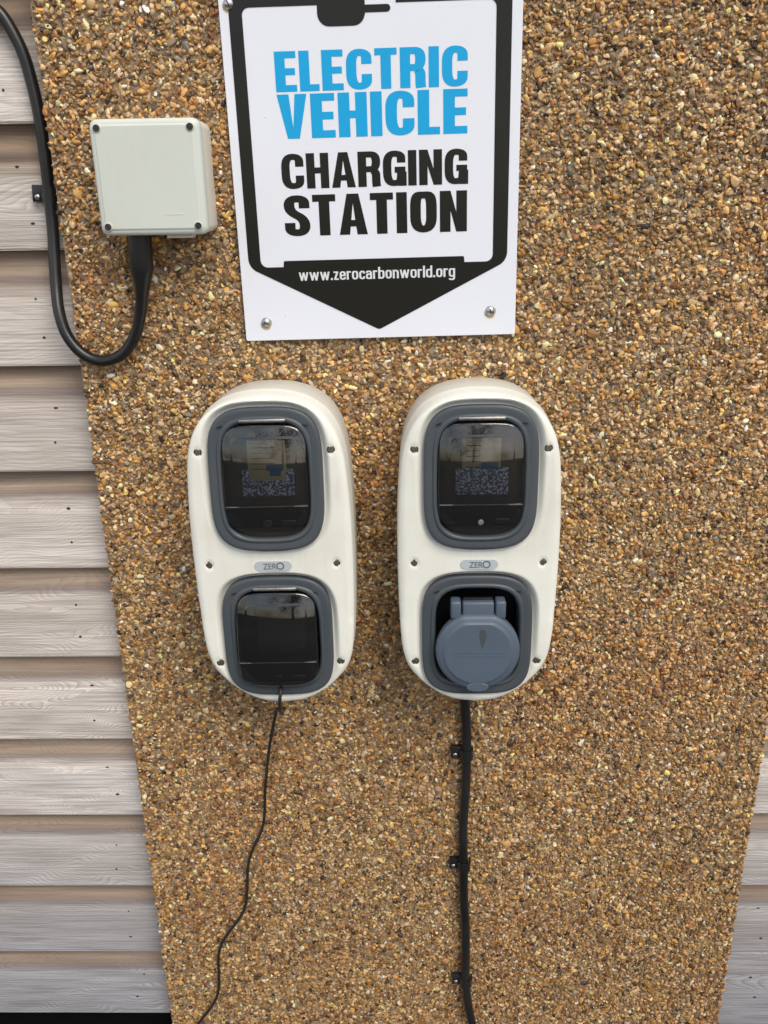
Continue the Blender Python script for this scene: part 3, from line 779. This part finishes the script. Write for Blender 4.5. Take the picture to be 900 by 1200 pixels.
def make_cap(hold):
    """hinged round cap of an industrial socket"""
    cp_ = link('socket_cap', cap_disc(), M['cap'], hold, loc=(0, -.0085, -.0130))
    for s_ in (-1, 1):
        link('hinge_knuckle', box_mesh(-.0060, .0060, -.0125, .006, -.0115, .0105, bev=.0028, seg=3), M['cap'], hold, loc=(s_*.0258, -.0020, .0385))
    link('hinge_tongue', box_mesh(-.0182, .0182, -.0116, .004, -.020, .0094, bev=.0025, seg=3), M['cap'], hold, loc=(0, -.0020, .0385))
    link('hinge_rod', box_mesh(-.0170, .0170, -.0060, .000, -.0020, .0014, bev=.0008), M['black'], hold, loc=(0, -.0008, .0490))
    link('pull_tab', plate(superell(.0130, .0062, 2.2, 2.2, 40), .0040, .0015), M['cap'], hold, loc=(0, -.0165, -.0575))
    # drop-shaped moulded mark and a raised name bar
    drop = [(0.0004, -.0135), (.0038, -.004), (.0058, .005), (.0040, .0105), (.0008, .0125), (-.0022, .0100), (-.0030, .004), (-.0016, -.004)]
    link('moulded_drop', flat_shape([[(x+.004, z+.004) for x, z in drop]], -.0003, .0002), M['slate'], hold, loc=(0, -.0203, .0015))
    for dz in (.0022, -.0022): link('moulded_line', box_mesh(-.030, .032, -.0002, .0002, -.00022, .00022), M['slate'], hold, loc=(0, -.0204, -.0155+dz))
def cap_disc():
    n = 96; r0 = .0490; rings = []
    def o(r, cut):
        out = []
        for i in range(n):
            t = 2*math.pi*i/n; x, z = r*math.cos(t), r*math.sin(t)
            z = min(z, cut); out.append((x, z))
        return out
    for r, y, cut in ((r0-.004, .010, .046), (r0-.001, .006, .047), (r0, .002, .047), (r0, -.0055, .046), (r0-.0008, -.0078, .0445), (r0-.0022, -.0092, .043), (r0-.006, -.0100, .039), (r0-.0075, -.0104, .038), (r0-.009, -.0116, .0365), (r0-.0105, -.0120, .036)):
        rings.append([(x, y, z) for x, z in o(r, cut)])
    return loft(rings, True, True, autos=50)
UL = unit(-.1468, 1.040, 'cream double charging unit above the thin dangling cord, both smoked lids shut', False)
UR = unit(.0890, 1.040, 'cream double charging unit with a blue grey round socket cap, above the clipped cable', True)

# ------------------------------------------------------------------ cords below
pts = [(-.1450, -.108, .872), (-.1455, -.121, .862), (-.1470, -.123, .850), (-.1485, -.114, .832), (-.1520, -.085, .808), (-.164, -.045, .790), (-.1705, -.022, .765), (-.184, -.012, .705), (-.1945, -.010, .635), (-.2020, -.010, .570), (-.2270, -.010, .505), (-.2400, -.010, .415), (-.2830, -.010, .338), (-.2950, -.010, .241), (-.3320, -.010, .176), (-.385, -.012, .09), (-.42, -.05, .012), (-.50, -.20, .008)]
cord = link('thin_cord', tube(catmull(pts, 12), .0021, 10), M['thin_rubber'])
tag(cord, 'thin wavy black cord dangling from the lower lid of a charging unit', 'cord')
pts = [(.0860, -.030, .870), (.0860, -.028, .850), (.0860, -.020, .815), (.0850, -.0125, .780), (.0875, -.0120, .735), (.0885, -.0125, .698), (.0885, -.012, .640), (.0860, -.012, .567), (.0880, -.0125, .489), (.0895, -.012, .430), (.0930, -.012, .375), (.0945, -.0125, .289), (.0955, -.012, .265), (.1010, -.012, .215), (.1080, -.012, .176), (.124, -.012, .09), (.14, -.012, .004)]
tc = link('feed_cable', tube(catmull(pts, 8), lambda t: .0066), M['rubber'])
tag(tc, 'thick black cable running straight down from a charging unit, held by three clips', 'cable')
link('cable_gland', tube([Vector((.0860, -.032, .85)), Vector((.0860, -.026, .828))], .0105, 20), M['black'], tc)
for (x, z, tl), lab in zip(((.0885, .694, 0), (.0885, .500, 0), (.0955, .272, 2)), ('top black clip of three on the cable below the capped charging unit', 'middle black clip of three on the cable below the capped charging unit', 'lowest black clip of three on the cable below the capped charging unit')):
    clip_thing((x, -.0045, z), .0078, lab, R(tl))

# ------------------------------------------------------------------ trees seen mirrored in the lids
def tree(x, y, h, w, label, seed):
    r = random.Random(seed); t = empty('garden_tree', (x, y, 0)); tag(t, label, 'tree', 'trees across the grass facing the wall')
    bm = bmesh.new(); 
    trunk = tube([Vector((0, 0, 0)), Vector((.1, 0, h*.25)), Vector((0, .1, h*.5)), Vector((.1, 0, h*.8))], lambda q: .05*h*(1-.8*q), 10)
    link('trunk', trunk, M['bark'], t)
    vs, fs = [], []
    cl_ = [(r.gauss(0, w*.28), r.gauss(0, w*.28), h*(.30+.62*r.random())) for _ in range(34)]
    for cx, cy, cz in cl_:
        k = 1-abs(cz/h-.55)*.8; cx *= k*1.1; cy *= k*1.1
        for _ in range(110):
            p = Vector((r.gauss(0, 1), r.gauss(0, 1), r.gauss(0, .8)))*w*.085+Vector((cx, cy, cz)); s = h*.018*r.uniform(.6, 1.4)
            a_ = Vector((r.gauss(0, 1), r.gauss(0, 1), r.gauss(0, 1))).normalized(); b2 = a_.orthogonal().normalized(); i0 = len(vs)
            vs += [p+a_*s, p+b2*s*.6, p-a_*s, p-b2*s*.6]; fs.append((i0, i0+1, i0+2, i0+3))
    link('crown', mesh(vs, fs, False), M['leaf'], t)
tree(1.0, -62, 15, 20, 'large bushy tree standing nearest the wall across the grass', 1)
tree(-44, -84, 6.5, 17, 'broad low tree far across the grass, leftmost', 2)
tree(-20, -88, 5.5, 19, 'low dark tree far across the grass, second from left', 3)
tree(24, -86, 6, 19, 'spreading tree far across the grass, right of the tall one', 4)
tree(48, -82, 7, 17, 'tall dark tree far across the grass, rightmost', 5)
tree(3, -92, 5.5, 19, 'low tree behind the large bushy one', 6)

# ------------------------------------------------------------------ light
wd = bpy.data.worlds.new('World'); scene.world = wd; wd.use_nodes = True; nt = wd.node_tree
bg = nt.nodes['Background']
sky = nt.nodes.new('ShaderNodeTexSky'); sky.sky_type = 'NISHITA'; sky.sun_disc = False
SUN_EL, SUN_AZ = R(48), R(150)     # azimuth measured clockwise from +Y
sky.sun_elevation = SUN_EL; sky.sun_rotation = SUN_AZ; sky.air_density = 1.0; sky.dust_density = 1.5
tcn = nt.nodes.new('ShaderNodeTexCoord')
mp = nt.nodes.new('ShaderNodeMapping'); mp.inputs['Scale'].default_value = (1, 1, 2.6); nt.links.new(tcn.outputs['Generated'], mp.inputs[0])
cn = noise_n(nt, mp.outputs[0], 2.3, 6, .6)
cl_f = ramp(nt, cn, [(.40, (0, 0, 0)), (.58, (1, 1, 1))])
cloudcol = ramp(nt, noise_n(nt, mp.outputs[0], 4.0, 5, .6), [(.3, (6.6, 6.4, 6.4)), (.7, (12.8, 11.9, 10.9))])
mc = mixc(nt, math_n(nt, 'MULTIPLY', cl_f, .7), sky.outputs[0], cloudcol)
nt.links.new(mc, bg.inputs[0]); bg.inputs[1].default_value = .15
sl = bpy.data.lights.new('sun', 'SUN'); sl.energy = 2.2; sl.angle = R(30); sl.color = (1, .91, .76)
so = bpy.data.objects.new('sun', sl); COL.objects.link(so)
d = Vector((math.sin(SUN_AZ)*math.cos(SUN_EL), math.cos(SUN_AZ)*math.cos(SUN_EL), math.sin(SUN_EL)))
so.rotation_euler = (-d).to_track_quat('-Z', 'Y').to_euler(); so.location = (1, -3, 4)

# ------------------------------------------------------------------ camera
cam = bpy.data.cameras.new('camera'); co = bpy.data.objects.new('camera', cam); COL.objects.link(co)
yaw, pitch, roll, f, D, H = -.0203, .3564, -.0162, 1000., 1.0026, 1.42
fw = Vector((math.sin(yaw)*math.cos(pitch), math.cos(yaw)*math.cos(pitch), -math.sin(pitch)))
rt = Vector((math.cos(yaw), -math.sin(yaw), 0)); up_ = rt.cross(fw)
r2 = rt*math.cos(roll)+up_*math.sin(roll); u2 = -rt*math.sin(roll)+up_*math.cos(roll)
mw = Matrix((r2, u2, -fw)).transposed().to_4x4(); mw.translation = (0, -D, H); co.matrix_world = mw
cam.sensor_fit = 'VERTICAL'; cam.sensor_height = 24; cam.lens = 24*f/1200
cam.clip_start = .02; cam.clip_end = 1500
scene.camera = co
scene.view_settings.view_transform = 'Standard'; scene.view_settings.look = 'None'; scene.view_settings.exposure = 0
